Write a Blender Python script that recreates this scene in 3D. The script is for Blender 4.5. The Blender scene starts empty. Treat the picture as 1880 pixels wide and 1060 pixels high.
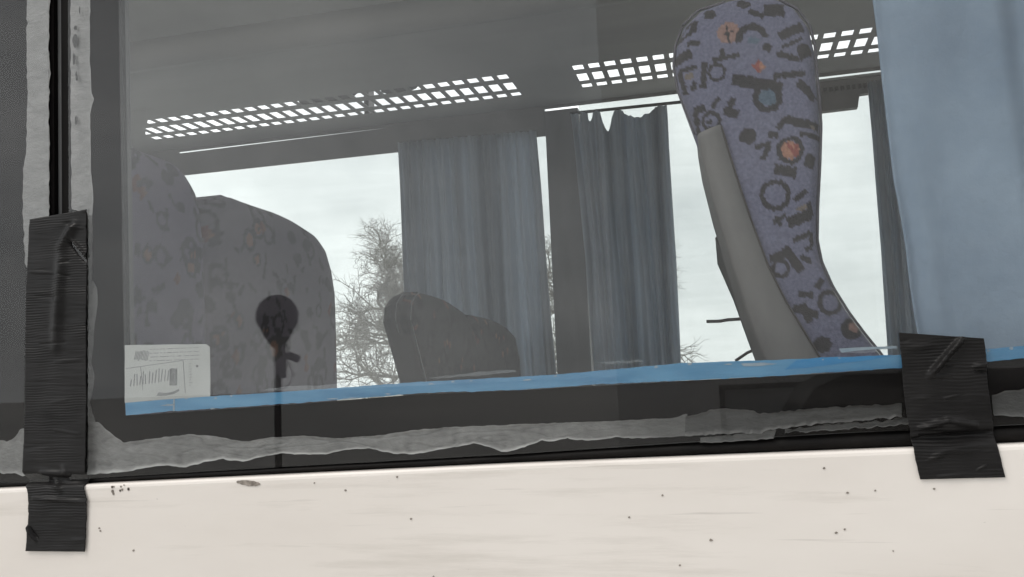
import bpy, bmesh, math, random
import numpy as np
from mathutils import Vector, noise
rnd = random.Random(7)
scn = bpy.context.scene
COL = scn.collection

# ------------------------------------------------------------------ camera
FPX = 1600.0
YAW, PITCH, ROLL = map(math.radians, (13.5, 6.0, 2.5))
CP = Vector((0, -.85, 1.65))
F = Vector((-math.sin(YAW)*math.cos(PITCH), math.cos(YAW)*math.cos(PITCH), math.sin(PITCH)))
_R0 = Vector((math.cos(YAW), math.sin(YAW), 0)); _U0 = _R0.cross(F)
R = _R0*math.cos(ROLL) - _U0*math.sin(ROLL)
U = _U0*math.cos(ROLL) + _R0*math.sin(ROLL)
def P(px, py, Y=None, X=None, Z=None):
    """point of the coach seen at a photo pixel, on the plane y=Y, x=X or z=Z"""
    d = F*FPX + R*(px-940) + U*(530-py)
    t = (Y-CP.y)/d.y if Y is not None else (X-CP.x)/d.x if X is not None else (Z-CP.z)/d.z
    return CP + d*t
def PR(v):
    v = v - CP; w = v.dot(F)
    return 940+FPX*v.dot(R)/w, 530-FPX*v.dot(U)/w
cam = bpy.data.cameras.new('camera'); co = bpy.data.objects.new('camera', cam); COL.objects.link(co)
from mathutils import Matrix
M = Matrix((R, U, -F)).transposed().to_4x4(); M.translation = CP
co.matrix_world = M
cam.sensor_width = 36; cam.lens = 36*FPX/1880; cam.clip_start = .02; cam.clip_end = 3000
scn.camera = co

# ------------------------------------------------------------------ materials
def mat(name): 
    m = bpy.data.materials.new(name); m.use_nodes = True; m.node_tree.nodes.clear()
    return m, m.node_tree.nodes, m.node_tree.links
def ramp(N, stops):
    r = N.new('ShaderNodeValToRGB'); e = r.color_ramp.elements
    while len(e) < len(stops): e.new(.5)
    for k, (p, c) in enumerate(stops):
        e[k].position = p; e[k].color = (c, c, c, 1) if not hasattr(c, '__len__') else (*c, 1)
    return r
def noisetex(N, L, scale, detail=4, vec=(1, 1, 1), rough=.55):
    tc = N.new('ShaderNodeTexCoord'); mp = N.new('ShaderNodeMapping'); mp.inputs['Scale'].default_value = vec
    L.new(tc.outputs['Object'], mp.inputs['Vector'])
    n = N.new('ShaderNodeTexNoise'); n.inputs['Scale'].default_value = scale; n.inputs['Detail'].default_value = detail
    n.inputs['Roughness'].default_value = rough
    L.new(mp.outputs[0], n.inputs['Vector'])
    return n
def plain(name, c0, c1=None, rough=.5, scale=20, vec=(1, 1, 1), bump=0, bscale=None, bvec=None, metal=0, spec=.5, translucent=0, attr=None, sheen=0, coat=0):
    m, N, L = mat(name)
    o = N.new('ShaderNodeOutputMaterial'); b = N.new('ShaderNodeBsdfPrincipled')
    b.inputs['Roughness'].default_value = rough; b.inputs['Metallic'].default_value = metal
    b.inputs['Specular IOR Level'].default_value = spec
    b.inputs['Sheen Weight'].default_value = sheen
    b.inputs['Coat Weight'].default_value = coat
    c1 = c1 or c0
    n = noisetex(N, L, scale, 5, vec)
    r = ramp(N, [(.32, c0), (.68, c1)]); L.new(n.outputs['Fac'], r.inputs[0])
    col = r.outputs[0]
    if attr:
        a = N.new('ShaderNodeVertexColor'); a.layer_name = attr
        mx = N.new('ShaderNodeMix'); mx.data_type = 'RGBA'; mx.blend_type = 'MULTIPLY'; mx.inputs[0].default_value = 1
        L.new(col, mx.inputs[6]); L.new(a.outputs[0], mx.inputs[7]); col = mx.outputs[2]
    L.new(col, b.inputs['Base Color'])
    if bump:
        n2 = noisetex(N, L, bscale or scale*4, 4, bvec or vec)
        bp = N.new('ShaderNodeBump'); bp.inputs['Strength'].default_value = 1; bp.inputs['Distance'].default_value = bump
        L.new(n2.outputs['Fac'], bp.inputs['Height']); L.new(bp.outputs[0], b.inputs['Normal'])
    sh = b.outputs[0]
    if translucent:
        t = N.new('ShaderNodeBsdfTranslucent'); L.new(col, t.inputs['Color'])
        mx = N.new('ShaderNodeMixShader'); mx.inputs[0].default_value = translucent
        L.new(sh, mx.inputs[1]); L.new(t.outputs[0], mx.inputs[2]); sh = mx.outputs[0]
    L.new(sh, o.inputs[0])
    return m
def glassmat(name, tint, f0=.04, streak=0, dust=0, wob=.0):
    """front face of a pane: clear tinted glass with its mirror reflection and a little dust"""
    m, N, L = mat(name)
    o = N.new('ShaderNodeOutputMaterial')
    tr = N.new('ShaderNodeBsdfTransparent')
    n = noisetex(N, L, 5, 5, (.35, 1, 5)); 
    r = ramp(N, [(.3, tuple(t*(1-streak) for t in tint)), (.62, tint)]); L.new(n.outputs['Fac'], r.inputs[0]); L.new(r.outputs[0], tr.inputs[0])
    if f0 <= 0:
        L.new(tr.outputs[0], o.inputs[0]); return m
    g = N.new('ShaderNodeNewGeometry')
    dt = N.new('ShaderNodeVectorMath'); dt.operation = 'DOT_PRODUCT'
    L.new(g.outputs['Incoming'], dt.inputs[0]); L.new(g.outputs['Normal'], dt.inputs[1])
    def mth(op, a, b):
        k = N.new('ShaderNodeMath'); k.operation = op
        for i, v in enumerate((a, b)):
            if v is None: continue
            if isinstance(v, (int, float)): k.inputs[i].default_value = v
            else: L.new(v, k.inputs[i])
        return k.outputs[0]
    c = mth('ABSOLUTE', dt.outputs['Value'], None)
    q = mth('POWER', mth('SUBTRACT', 1, c), 5)
    fr = mth('ADD', mth('MULTIPLY', q, 1-f0), f0)
    gl = N.new('ShaderNodeBsdfGlossy'); gl.inputs['Roughness'].default_value = .004
    if wob:
        n3 = noisetex(N, L, 3.0, 2); bp = N.new('ShaderNodeBump'); bp.inputs['Distance'].default_value = wob
        L.new(n3.outputs['Fac'], bp.inputs['Height']); L.new(bp.outputs[0], gl.inputs['Normal'])
    mx = N.new('ShaderNodeMixShader'); L.new(fr, mx.inputs[0]); L.new(tr.outputs[0], mx.inputs[1]); L.new(gl.outputs[0], mx.inputs[2])
    sh = mx.outputs[0]
    if dust:
        df = N.new('ShaderNodeBsdfDiffuse'); df.inputs[0].default_value = (.55, .53, .5, 1)
        n2 = noisetex(N, L, 5, 7, (.55, 1, 3.4), .68); r2 = ramp(N, [(.40, dust*.12), (.72, dust)]); L.new(n2.outputs['Fac'], r2.inputs[0])
        mx2 = N.new('ShaderNodeMixShader'); L.new(r2.outputs[0], mx2.inputs[0]); L.new(sh, mx2.inputs[1]); L.new(df.outputs[0], mx2.inputs[2]); sh = mx2.outputs[0]
    L.new(sh, o.inputs[0])
    return m

def bodymat():
    """cream white coach paint: dull gloss, sparse specks, faint scuffs, grime below the gasket"""
    m, N, L = mat('cream_body_paint')
    o = N.new('ShaderNodeOutputMaterial'); b = N.new('ShaderNodeBsdfPrincipled')
    b.inputs['Roughness'].default_value = .33
    n = noisetex(N, L, 3.5, 6, (.5, 1, 1.6), .6); r = ramp(N, [(.3, (.655, .605, .56)), (.7, (.745, .698, .655))]); L.new(n.outputs['Fac'], r.inputs[0])
    col = r.outputs[0]
    def darken(fac, c, amt):
        nonlocal col
        mx = N.new('ShaderNodeMix'); mx.data_type = 'RGBA'
        mul = N.new('ShaderNodeMath'); mul.operation = 'MULTIPLY'; mul.inputs[1].default_value = amt; L.new(fac, mul.inputs[0])
        L.new(mul.outputs[0], mx.inputs[0]); L.new(col, mx.inputs[6]); mx.inputs[7].default_value = (*c, 1); col = mx.outputs[2]
    n2 = noisetex(N, L, 9, 8, (.22, 1, 3.2), .7); r2 = ramp(N, [(.54, 0.), (.72, 1.)]); L.new(n2.outputs['Fac'], r2.inputs[0]); darken(r2.outputs[0], (.30, .265, .215), .34)
    n3 = noisetex(N, L, 60, 3, (.09, 1, 3)); r3 = ramp(N, [(.66, 0.), (.76, 1.)]); L.new(n3.outputs['Fac'], r3.inputs[0]); darken(r3.outputs[0], (.24, .21, .18), .30)
    tc = N.new('ShaderNodeTexCoord')
    for sc, th, amt in ((30, .04, .22), (60, .04, .2)):
        nw = noisetex(N, L, 90, 2); 
        wv = N.new('ShaderNodeVectorMath'); wv.operation = 'MULTIPLY_ADD'; wv.inputs[1].default_value = (.012, .012, .012)
        L.new(nw.outputs['Color'], wv.inputs[0]); L.new(tc.outputs['Object'], wv.inputs[2])
        v = N.new('ShaderNodeTexVoronoi'); v.inputs['Scale'].default_value = sc; L.new(wv.outputs[0], v.inputs['Vector'])
        rr = ramp(N, [(th*.7, 1.), (th, 0.)]); L.new(v.outputs['Distance'], rr.inputs[0])
        # only some of the cells carry a speck
        k = ramp(N, [(.80, 0.), (.86, 1.)]); sp = N.new('ShaderNodeSeparateColor'); L.new(v.outputs['Color'], sp.inputs[0]); L.new(sp.outputs[0], k.inputs[0])
        mu = N.new('ShaderNodeMath'); mu.operation = 'MULTIPLY'; L.new(rr.outputs[0], mu.inputs[0]); L.new(k.outputs[0], mu.inputs[1])
        darken(mu.outputs[0], (.10, .085, .075), amt)
    L.new(col, b.inputs['Base Color'])
    nb = noisetex(N, L, 7, 3, (.4, 1, 1)); bp = N.new('ShaderNodeBump'); bp.inputs['Distance'].default_value = .0012
    L.new(nb.outputs['Fac'], bp.inputs['Height']); L.new(bp.outputs[0], b.inputs['Normal'])
    L.new(b.outputs[0], o.inputs[0])
    return m

def tapemat():
    """black cloth tape: fine crosswise ribs under a dull plastic skin"""
    m, N, L = mat('black_cloth_tape')
    o = N.new('ShaderNodeOutputMaterial'); b = N.new('ShaderNodeBsdfPrincipled')
    n = noisetex(N, L, 25, 5, (.4, 1, 1.5)); r = ramp(N, [(.3, (.008, .0075, .0075)), (.7, (.016, .015, .015))]); L.new(n.outputs['Fac'], r.inputs[0]); L.new(r.outputs[0], b.inputs['Base Color'])
    b.inputs['Roughness'].default_value = .4; b.inputs['Specular IOR Level'].default_value = .15
    tc = N.new('ShaderNodeTexCoord')
    w = N.new('ShaderNodeTexWave'); w.bands_direction = 'Z'; w.inputs['Scale'].default_value = 105; w.inputs['Distortion'].default_value = 4.5
    w.inputs['Detail'].default_value = 2; w.inputs['Detail Scale'].default_value = .35
    L.new(tc.outputs['Object'], w.inputs['Vector'])
    n2 = noisetex(N, L, 22, 4, (.6, 1, 1.4)); mu = N.new('ShaderNodeMath'); mu.operation = 'MULTIPLY'; L.new(w.outputs['Fac'], mu.inputs[0]); rp_ = ramp(N, [(.44, .0), (.66, 1.7)]); L.new(n2.outputs['Fac'], rp_.inputs[0]); L.new(rp_.outputs[0], mu.inputs[1])
    bp = N.new('ShaderNodeBump'); bp.inputs['Distance'].default_value = .00032; L.new(mu.outputs[0], bp.inputs['Height'])
    L.new(bp.outputs[0], b.inputs['Normal']); L.new(b.outputs[0], o.inputs[0])
    return m

MT = {}
MT['body'] = bodymat()
MT['tape'] = tapemat()
MT['rubber'] = plain('black_rubber', (.005, .0045, .0045), (.010, .0085, .008), .6, 30, bump=.0006, spec=.15)
MT['gap'] = plain('pillar_rubber', (.004, .0035, .0033), (.008, .0068, .0065), .6, 12, (4, 1, .4), spec=.08)
MT['frit'] = plain('black_frit', (.004, .0036, .0038), (.008, .007, .007), .6, 8, spec=0)
MT['reveal'] = plain('grey_reveal', (.12, .12, .122), (.17, .17, .17), .6, 10)
MT['glass_out'] = glassmat('pane_outer_face', (.96, .965, .96), .042, .02, .032, .00012)
MT['glass_ply'] = glassmat('pane_inner_ply', (.97, .975, .97), .042, .02, .008, .0002)
MT['glass_in'] = glassmat('pane_inner_face', (.98, .98, .98), 0)
MT['far_out'] = glassmat('far_pane_outer_face', (.60, .635, .622), .04, .045, 0)
MT['clear_out'] = glassmat('clear_pane_outer_face', (.97, .98, .98), .03)
MT['sealant'] = plain('grey_sealant', (.72, .72, .72), (1, 1, 1), .5, 60, (1, 1, 1.8), .0012, 130, attr='film')
MT['blue'] = plain('blue_tape', (.03, .175, .355), (.105, .30, .50), .4, 24, (.4, 1, 2.5), .0003, 90)
MT['bluedeep'] = plain('blue_tape_fresh', (.012, .17, .40), (.03, .24, .5), .35, 30, (.4, 1, 2))
MT['flake'] = plain('torn_tape_backing', (.20, .28, .36), (.34, .40, .46), .6, 60)
MT['paper'] = plain('notice_paper', (.37, .38, .375), (.44, .45, .445), .7, 14, (1, 1, 1), .0006, 18)
MT['ink'] = plain('faded_print', (.13, .135, .14), (.2, .205, .21), .7, 90)
MT['ink2'] = plain('dark_print', (.08, .08, .085), (.13, .13, .14), .7, 90)
MT['ceil'] = plain('grey_ceiling', (.36, .36, .35), (.44, .44, .43), .8, 2.5, bump=.002, bscale=8)
MT['rack'] = plain('grey_rack', (.34, .337, .335), (.46, .455, .45), .7, 2, (.3, 1, 1), spec=.3)
MT['lining'] = plain('grey_lining', (.17, .163, .16), (.24, .23, .225), .7, 6)
MT['pillar'] = plain('pillar_trim', (.15, .148, .148), (.2, .198, .198), .6, 10, (2, 1, .3))
MT['alu'] = plain('aluminium', (.55, .55, .56), (.66, .66, .66), .3, 30, (.1, 1, 3), metal=1)
MT['curt_far'] = plain('far_curtain_cloth', (.27, .30, .34), (.70, .765, .84), .85, 2.0, (6, 1, .12), .0006, 160, translucent=.45)  # vertical light and dark streaks paint fold shading into the cloth colour
MT['curt_near'] = plain('near_curtain_cloth', (.235, .315, .425), (.345, .44, .56), .9, 7, (1.2, 1, 1), .0012, 60, translucent=.2)
MT['velour'] = plain('patterned_velour', (.62, .62, .64), (1, 1, 1), .95, 330, bump=.0006, bscale=600, attr='pattern', sheen=.1)
MT['darkcloth'] = plain('dark_seat_cloth', (.14, .13, .145), (.2, .19, .20), .9, 40, bump=.0005, bscale=200)
MT['shell'] = plain('grey_plastic_shell', (.128, .125, .126), (.165, .162, .162), .55, 14, (2, 1, .6), .0003, 60)
MT['shelldark'] = plain('dark_plastic_shell', (.045, .042, .04), (.07, .065, .062), .5, 14)
MT['seam'] = plain('seat_seam', (.085, .08, .10), (.13, .125, .15), .8, 60)
MT['piping'] = plain('piping', (.05, .045, .045), (.07, .06, .06), .6, 20)
MT['chrome'] = plain('seat_piping_light', (.20, .20, .21), (.27, .27, .28), .4, 20)
MT['bark'] = plain('bark', (.25, .24, .215), (.34, .325, .30), .9, 6)
MT['ground'] = plain('yard_concrete', (.42, .415, .395), (.52, .51, .49), .85, .6, bump=.01, bscale=3)
MT['foam'] = plain('black_foam', (.008, .008, .008), (.018, .018, .018), .95, 120, bump=.002, bscale=150)
MT['blackmetal'] = plain('black_metal', (.006, .006, .006), (.012, .012, .012), .45, 40)
MT['carpaint'] = plain('black_car_paint', (.004, .004, .005), (.007, .007, .008), .4, 4, coat=.2)
MT['carglass'] = plain('dark_car_glass', (.006, .007, .008), None, .15, 4)
MT['tyre'] = plain('tyre', (.012, .012, .012), (.02, .02, .02), .8, 30)
MT['hub'] = plain('wheel_hub', (.2, .2, .2), (.28, .28, .28), .4, 30, metal=.6)
MT['bin'] = plain('grey_steel', (.10, .10, .11), (.15, .15, .155), .5, 4)
MT['office_glass'] = plain('office_glass', (.34, .345, .35), (.43, .435, .44), .3, 1)
MT['render'] = plain('grey_render', (.53, .525, .515), (.63, .623, .61), .9, 1.5)
MT['cloth'] = plain('crumpled_cloth', (.25, .245, .245), (.32, .31, .31), .9, 12, bump=.004, bscale=25)
MT['floor'] = plain('coach_floor', (.34, .34, .35), (.46, .46, .47), .8, 20)
MT['smudge'] = plain('grime', (.14, .12, .10), (.34, .30, .265), .9, 260)
MT['rag'] = MT['cloth']

# ------------------------------------------------------------------ object helpers
def link(name, me, mats, parent=None):
    o = bpy.data.objects.new(name, me); COL.objects.link(o)
    for m in (mats if isinstance(mats, (list, tuple)) else [mats]): me.materials.append(m)
    if parent: o.parent = parent
    return o
def mesh(name, verts, faces, mats, parent=None, smooth=False, mi=None):
    me = bpy.data.meshes.new(name); me.from_pydata([tuple(v) for v in verts], [], faces)
    me.update()
    if smooth:
        for p in me.polygons: p.use_smooth = True
    if mi:
        for p, k in zip(me.polygons, mi): p.material_index = k
    return link(name, me, mats, parent)
def thing(name, label, cat, loc=(0, 0, 0), group=None):
    o = bpy.data.objects.new(name, None); COL.objects.link(o); o.empty_display_size = .1
    return tag(o, label, cat, group)
def tag(o, label, cat, group=None):
    o['label'] = label; o['category'] = cat
    if group: o['group'] = group
    return o
def jag(pts, amp, step, seed=0, closed=False, freq=.08):
    """a smooth hand-drawn edge: densify a pixel polyline and roughen it"""
    out = []
    n = len(pts)
    for i in range(n if closed else n-1):
        a = pts[i]; b = pts[(i+1) % n]; d = math.hypot(b[0]-a[0], b[1]-a[1]); k = max(1, int(d/step))
        for j in range(k):
            t = j/k; x = a[0]+(b[0]-a[0])*t; y = a[1]+(b[1]-a[1])*t
            dx = noise.noise((x*freq, y*freq, seed))*amp + noise.noise((x*freq*4, y*freq*4, seed+9))*amp*.5
            dy = noise.noise((x*freq, y*freq, seed+31))*amp + noise.noise((x*freq*4, y*freq*4, seed+40))*amp*.5
            out.append((x+dx, y+dy))
    if not closed: out.append(pts[-1])
    return out
def slab(name, pts, y0, y1, m, parent=None, side=None, bevel=0):
    """solid panel: outline (world points with x, z) given thickness from y0 to y1"""
    bm = bmesh.new()
    a = [bm.verts.new((p[0], y0, p[-1])) for p in pts]
    b = [bm.verts.new((p[0], y1, p[-1])) for p in pts]
    f = bm.faces.new(a); bm.faces.new(list(reversed(b)))
    n = len(pts)
    for i in range(n): bm.faces.new((a[i], b[i], b[(i+1) % n], a[(i+1) % n]))
    bmesh.ops.recalc_face_normals(bm, faces=bm.faces)
    if bevel: bmesh.ops.bevel(bm, geom=[e for e in f.edges], offset=bevel, segments=3, affect='EDGES', profile=.5)
    if len(pts) > 5: bmesh.ops.triangulate(bm, faces=[x for x in bm.faces if len(x.verts) > 4])
    me = bpy.data.meshes.new(name); bm.to_mesh(me); bm.free()
    o = link(name, me, [m] if side is None else [m, side], parent)
    if side is not None:
        for p in me.polygons: p.material_index = 0 if p.normal.y < -.9 else 1
    return o
def pslab(name, px, y0, th, m, parent=None, side=None, bevel=0):
    return slab(name, [P(x, y, Y=y0) for x, y in px], y0, y0+th, m, parent, side, bevel)
def box(name, lo, hi, m, parent=None, bevel=0):
    bm = bmesh.new(); bmesh.ops.create_cube(bm, size=1)
    for v in bm.verts: v.co = Vector([lo[i]+(hi[i]-lo[i])*(v.co[i]+.5) for i in range(3)])
    if bevel: bmesh.ops.bevel(bm, geom=bm.edges[:], offset=bevel, segments=3, affect='EDGES', profile=.5)
    me = bpy.data.meshes.new(name); bm.to_mesh(me); bm.free()
    return link(name, me, m, parent)
def boxes(name, lst, m, parent=None):
    V, Fc = [], []
    for lo, hi in lst:
        k = len(V)
        V += [(x, y, z) for x in (lo[0], hi[0]) for y in (lo[1], hi[1]) for z in (lo[2], hi[2])]
        Fc += [tuple(k+i for i in q) for q in ((0, 1, 3, 2), (4, 6, 7, 5), (0, 4, 5, 1), (2, 3, 7, 6), (0, 2, 6, 4), (1, 5, 7, 3))]
    return mesh(name, V, Fc, m, parent)
def tube(name, pts, r, m, parent=None, seg=8, rr=None):
    V, Fc = [], []
    pts = [Vector(p) for p in pts]
    for i, p in enumerate(pts):
        t = (pts[min(i+1, len(pts)-1)]-pts[max(i-1, 0)]).normalized()
        a = t.orthogonal().normalized() if abs(t.z) > .9 else t.cross(Vector((0, 0, 1))).normalized()
        b = t.cross(a); q = rr[i] if rr else r
        V += [p+(a*math.cos(k*2*math.pi/seg)+b*math.sin(k*2*math.pi/seg))*q for k in range(seg)]
    for i in range(len(pts)-1):
        for k in range(seg): Fc.append((i*seg+k, i*seg+(k+1) % seg, (i+1)*seg+(k+1) % seg, (i+1)*seg+k))
    Fc.append(tuple(range(seg-1, -1, -1))); Fc.append(tuple(range(len(V)-seg, len(V))))
    return mesh(name, V, Fc, m, parent, True)
def ring_panel(name, inner, outer, y0, y1, m, parent=None):
    """frame with an opening: inner and outer outline of equal length"""
    n = len(inner); V = []
    for y in (y0, y1): V += [(p[0], y, p[-1]) for p in inner] + [(p[0], y, p[-1]) for p in outer]
    Fc = []
    for i in range(n):
        j = (i+1) % n
        Fc += [(i, j, n+j, n+i), (2*n+i, 3*n+i, 3*n+j, 2*n+j), (i, 2*n+i, 2*n+j, j), (n+i, n+j, 3*n+j, 3*n+i)]
    o = mesh(name, V, Fc, m, parent)
    bm = bmesh.new(); bm.from_mesh(o.data); bmesh.ops.recalc_face_normals(bm, faces=bm.faces); bm.to_mesh(o.data); bm.free()
    return o
def lerp_poly(pl, u):
    """point at fraction u of the length of a pixel polyline"""
    L = [0]
    for a, b in zip(pl, pl[1:]): L.append(L[-1]+math.hypot(b[0]-a[0], b[1]-a[1]))
    s = u*L[-1]
    for k in range(len(pl)-1):
        if s <= L[k+1]+1e-9:
            t = (s-L[k])/max(1e-9, L[k+1]-L[k]); return (pl[k][0]+(pl[k+1][0]-pl[k][0])*t, pl[k][1]+(pl[k+1][1]-pl[k][1])*t)
    return pl[-1]
def colour_attr(o, name, fn):
    me = o.data; a = me.color_attributes.new(name, 'FLOAT_COLOR', 'POINT')
    for i, v in enumerate(me.vertices): a.data[i].color = (*fn(i, v.co), 1)

# ------------------------------------------------------------------ the coach
coach = thing('coach', 'white coach seen close up from its side, window held on with black tape', 'coach')
GX0, GX1 = -4.0, 3.2
def zl(x):      # top of the cream panel
    return 1.552 + (x+.819)*.026 if x < -.2 else 1.5681 + (x+.2)*.018
body = slab('body_panel', [(x, 0, zl(x)) for x in np.linspace(GX0, GX1, 60)] + [(GX1, 0, .35), (GX0, 0, .35)], -.004, .045, MT['body'], coach, bevel=.005)
# rubber channel between pane and panel
bot = [(-700, 917), (0, 886), (165, 878), (560, 857), (940, 836), (1300, 812), (1660, 791), (1880, 782), (2600, 745)]
botw = [P(x, y, Y=.004) for x, y in bot]
def zb(x): return float(np.interp(x, [p.x for p in botw], [p.z for p in botw]))
xs = np.linspace(-2.2, 1.0, 130)
V, Fc = [], []
prof = [(.026, 1.05), (.016, .92), (.0105, .72), (.0085, .5), (.0095, .25), (.013, .05), (.02, -.25)]
for x in xs:
    t, b = zb(x)+.001, zl(x)
    for y, k in prof: V.append((x, y+.0012*noise.noise((x*30, k*3, 1)), b+(t-b)*k))
n = len(prof)
for i in range(len(xs)-1):
    for k in range(n-1): Fc.append((i*n+k, i*n+k+1, (i+1)*n+k+1, (i+1)*n+k))
mesh('gasket', V, Fc, MT['rubber'], coach, True)

# --- main side window
win = bpy.data.objects.new('side_window', None); COL.objects.link(win); win.parent = coach
Pl = lambda a: [P(x, y, Y=.0055) for x, y in a]
tl = P(218, 0, Y=.0055); bl = P(230, 764, Y=.0055); d = (tl-bl)/(tl.z-bl.z)
top_in = 2.45
inner = [bl + d*(top_in-bl.z)] + [bl + d*(zz-bl.z) for zz in (2.2, 2.0, 1.85, 1.7)] + [bl] + Pl([(520, 744), (760, 725), (950, 717), (1250, 700), (1520, 686), (1880, 657)]) + [Vector((.62, 0, 1.668)), Vector((.62, 0, 2.45))]
ol = P(131, 0, Y=.0055); ob = P(134, 880, Y=.0055); od = (ol-ob)/(ol.z-ob.z)
outer = [ob+od*(2.56-ob.z)] + [ob+od*(zz-ob.z) for zz in (2.2, 2.0, 1.85, 1.7)] + [ob] + [Vector((p.x, 0, zb(p.x)+.001)) for p in inner[6:12]] + [Vector((.74, 0, zb(.74))), Vector((.74, 0, 2.56))]
slab('glass', outer, 0, .005, MT['glass_out'], win, MT['glass_in'])
slab('inner_pane', inner, .0051, .0054, MT['glass_ply'], win, MT['glass_in'])
ring_panel('black_border', inner, outer, .0095, .016, MT['frit'], win)
rev = [p + Vector((.0005, 0, 0)) if i < 6 else p for i, p in enumerate(inner)]
out2 = [Vector((p.x-(.05 if i < 6 else -.05 if i > 11 else 0), 0, p.z+(.05 if i in (0, 13) else -.05 if 5 <= i <= 12 else 0))) for i, p in enumerate(outer)]
ring_panel('window_reveal', inner, out2, .0165, .0235, MT['reveal'], win)

def sealant(name, e0, e1, parent, nu, nv=14, seed=0, thin=.085, thick=.30, y=.0092, h=.003, ridge=.6, amp=2.2, fade=None):
    """smeared bead: a strip between two ragged edges, thicker (and so paler) towards its rims"""
    e0 = jag(e0, amp, 4, seed); e1 = jag(e1, amp, 4, seed+50)
    V, Fc, C = [], [], []
    for i in range(nu+1):
        u = i/nu; a = lerp_poly(e0, u); b = lerp_poly(e1, u)
        for j in range(nv+1):
            v = j/nv; x = a[0]+(b[0]-a[0])*v; z = a[1]+(b[1]-a[1])*v
            r0 = math.exp(-(v/.055)**2); r1 = math.exp(-((1-v)/.065)**2)
            f = .5+.5*noise.noise((x*.02, z*.05, seed+3)) + .35*noise.noise((x*.09, z*.12, seed+5))
            st = abs(noise.noise((x*.012+7, z*.06, seed+11)))      # trowel drags
            th = max(0, min(1, .16+.26*f + ridge*(.9*r0*(.5+.8*noise.noise((x*.03, 1, seed)))+1.9*r1*(.6+.6*noise.noise((x*.04, 4, seed)))) - .5*max(0, .08-st)*6*.6))
            if fade: th *= 1-(1-fade)*max(0, (u-.74)/.26)
            C.append(th)
            q = P(x, z, Y=y); V.append((q.x, y-.0003-h*th, q.z))
    for i in range(nu):
        for j in range(nv): Fc.append((i*(nv+1)+j, i*(nv+1)+j+1, (i+1)*(nv+1)+j+1, (i+1)*(nv+1)+j))
    o = mesh(name, V, Fc, MT['sealant'], parent, True)
    colour_attr(o, 'film', lambda i, c: tuple((thin+(thick-thin)*C[i])*k for k in (1.0, 1.0, .99)))
    return o
# bottom bead, left corner to the middle
T1 = [(163, 772), (183, 776), (206, 796), (228, 812), (262, 808), (300, 803), (350, 797), (400, 801), (430, 808), (450, 811), (500, 803), (560, 800), (620, 805), (690, 800), (760, 790), (840, 783), (890, 782), (950, 779), (1060, 775), (1130, 773), (1230, 768), (1262, 760)]
B1 = [(163, 872), (200, 869), (240, 865), (280, 857), (310, 855), (345, 858), (380, 847), (412, 843), (450, 847), (480, 839), (520, 832), (560, 834), (600, 833), (640, 825), (680, 823), (720, 832), (770, 833), (810, 825), (860, 818), (870, 813), (900, 820), (922, 829), (937, 829), (980, 815), (997, 808), (1010, 811), (1042, 804), (1060, 808), (1090, 809), (1130, 803), (1145, 803), (1165, 805), (1262, 801)]
sealant('sealant_bead', T1, B1, win, 420, 28, 1, .085, .40, amp=1.8, fade=.05)
sealant('sealant_bead', [(1258, 766), (1280, 760), (1300, 753), (1330, 750), (1362, 752), (1395, 757), (1440, 755), (1520, 748), (1655, 741)],
        [(1258, 801), (1290, 798), (1330, 797), (1380, 795), (1450, 785), (1520, 777), (1590, 771), (1655, 765)], win, 150, 12, 5, .03, .085, ridge=1.3, amp=4)
sealant('sealant_bead', [(1286, 803), (1340, 799), (1425, 790)], [(1286, 813), (1340, 811), (1420, 805)], win, 50, 8, 9, .05, .16)
sealant('sealant_bead', [(1440, 789), (1520, 780), (1600, 774), (1668, 767)], [(1440, 795), (1520, 790), (1590, 785), (1668, 779)], win, 70, 8, 12, .02, .14, ridge=1.1, amp=4)
sealant('sealant_bead', [(1818, 728), (1850, 718), (1885, 714), (1960, 708), PR(Vector((.68, .0092, 1.645)))], [(1822, 762), (1850, 764), (1885, 767), (1960, 760), PR(Vector((.68, .0092, 1.617)))], win, 140, 10, 15, .025, .12, ridge=1.0, amp=4)
# upright bead right of the gap
sealant('sealant_bead', [(122, -620), (131, 0), (132, 200), (133, 385), (163, 392), (163, 600), (163, 775)],
        [(156, -620), (168, 0), (168, 120), (170, 165), (175, 185), (168, 210), (170, 320), (174, 360), (172, 400), (172, 470), (172, 515), (181, 530), (182, 560), (176, 600), (173, 640), (171, 668), (176, 690), (173, 720), (167, 740), (178, 776)], win, 330, 12, 21, .18, .31, ridge=.4, amp=1.6)

# holes and chipped patches in the upright bead
for k, (cx, cy, rx, ry) in enumerate([(139, 76, 5.5, 13), (136, 108, 3, 11), (147, 20, 2.2, 8), (141, 140, 2.2, 9), (141, 222, 3.2, 8), (139, 52, 3, 4)]):
    sealant('sealant_pit', [(cx+rx*math.cos(a), cy+ry*math.sin(a)) for a in np.linspace(math.pi*.5, math.pi*1.5, 9)],
            [(cx+rx*math.cos(a)*.9, cy+ry*math.sin(a)) for a in np.linspace(math.pi*.5, -math.pi*.5, 9)], win, 14, 5, 61+k, .004, .03, y=.0058+.0002, h=.0003, amp=2.2)

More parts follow.
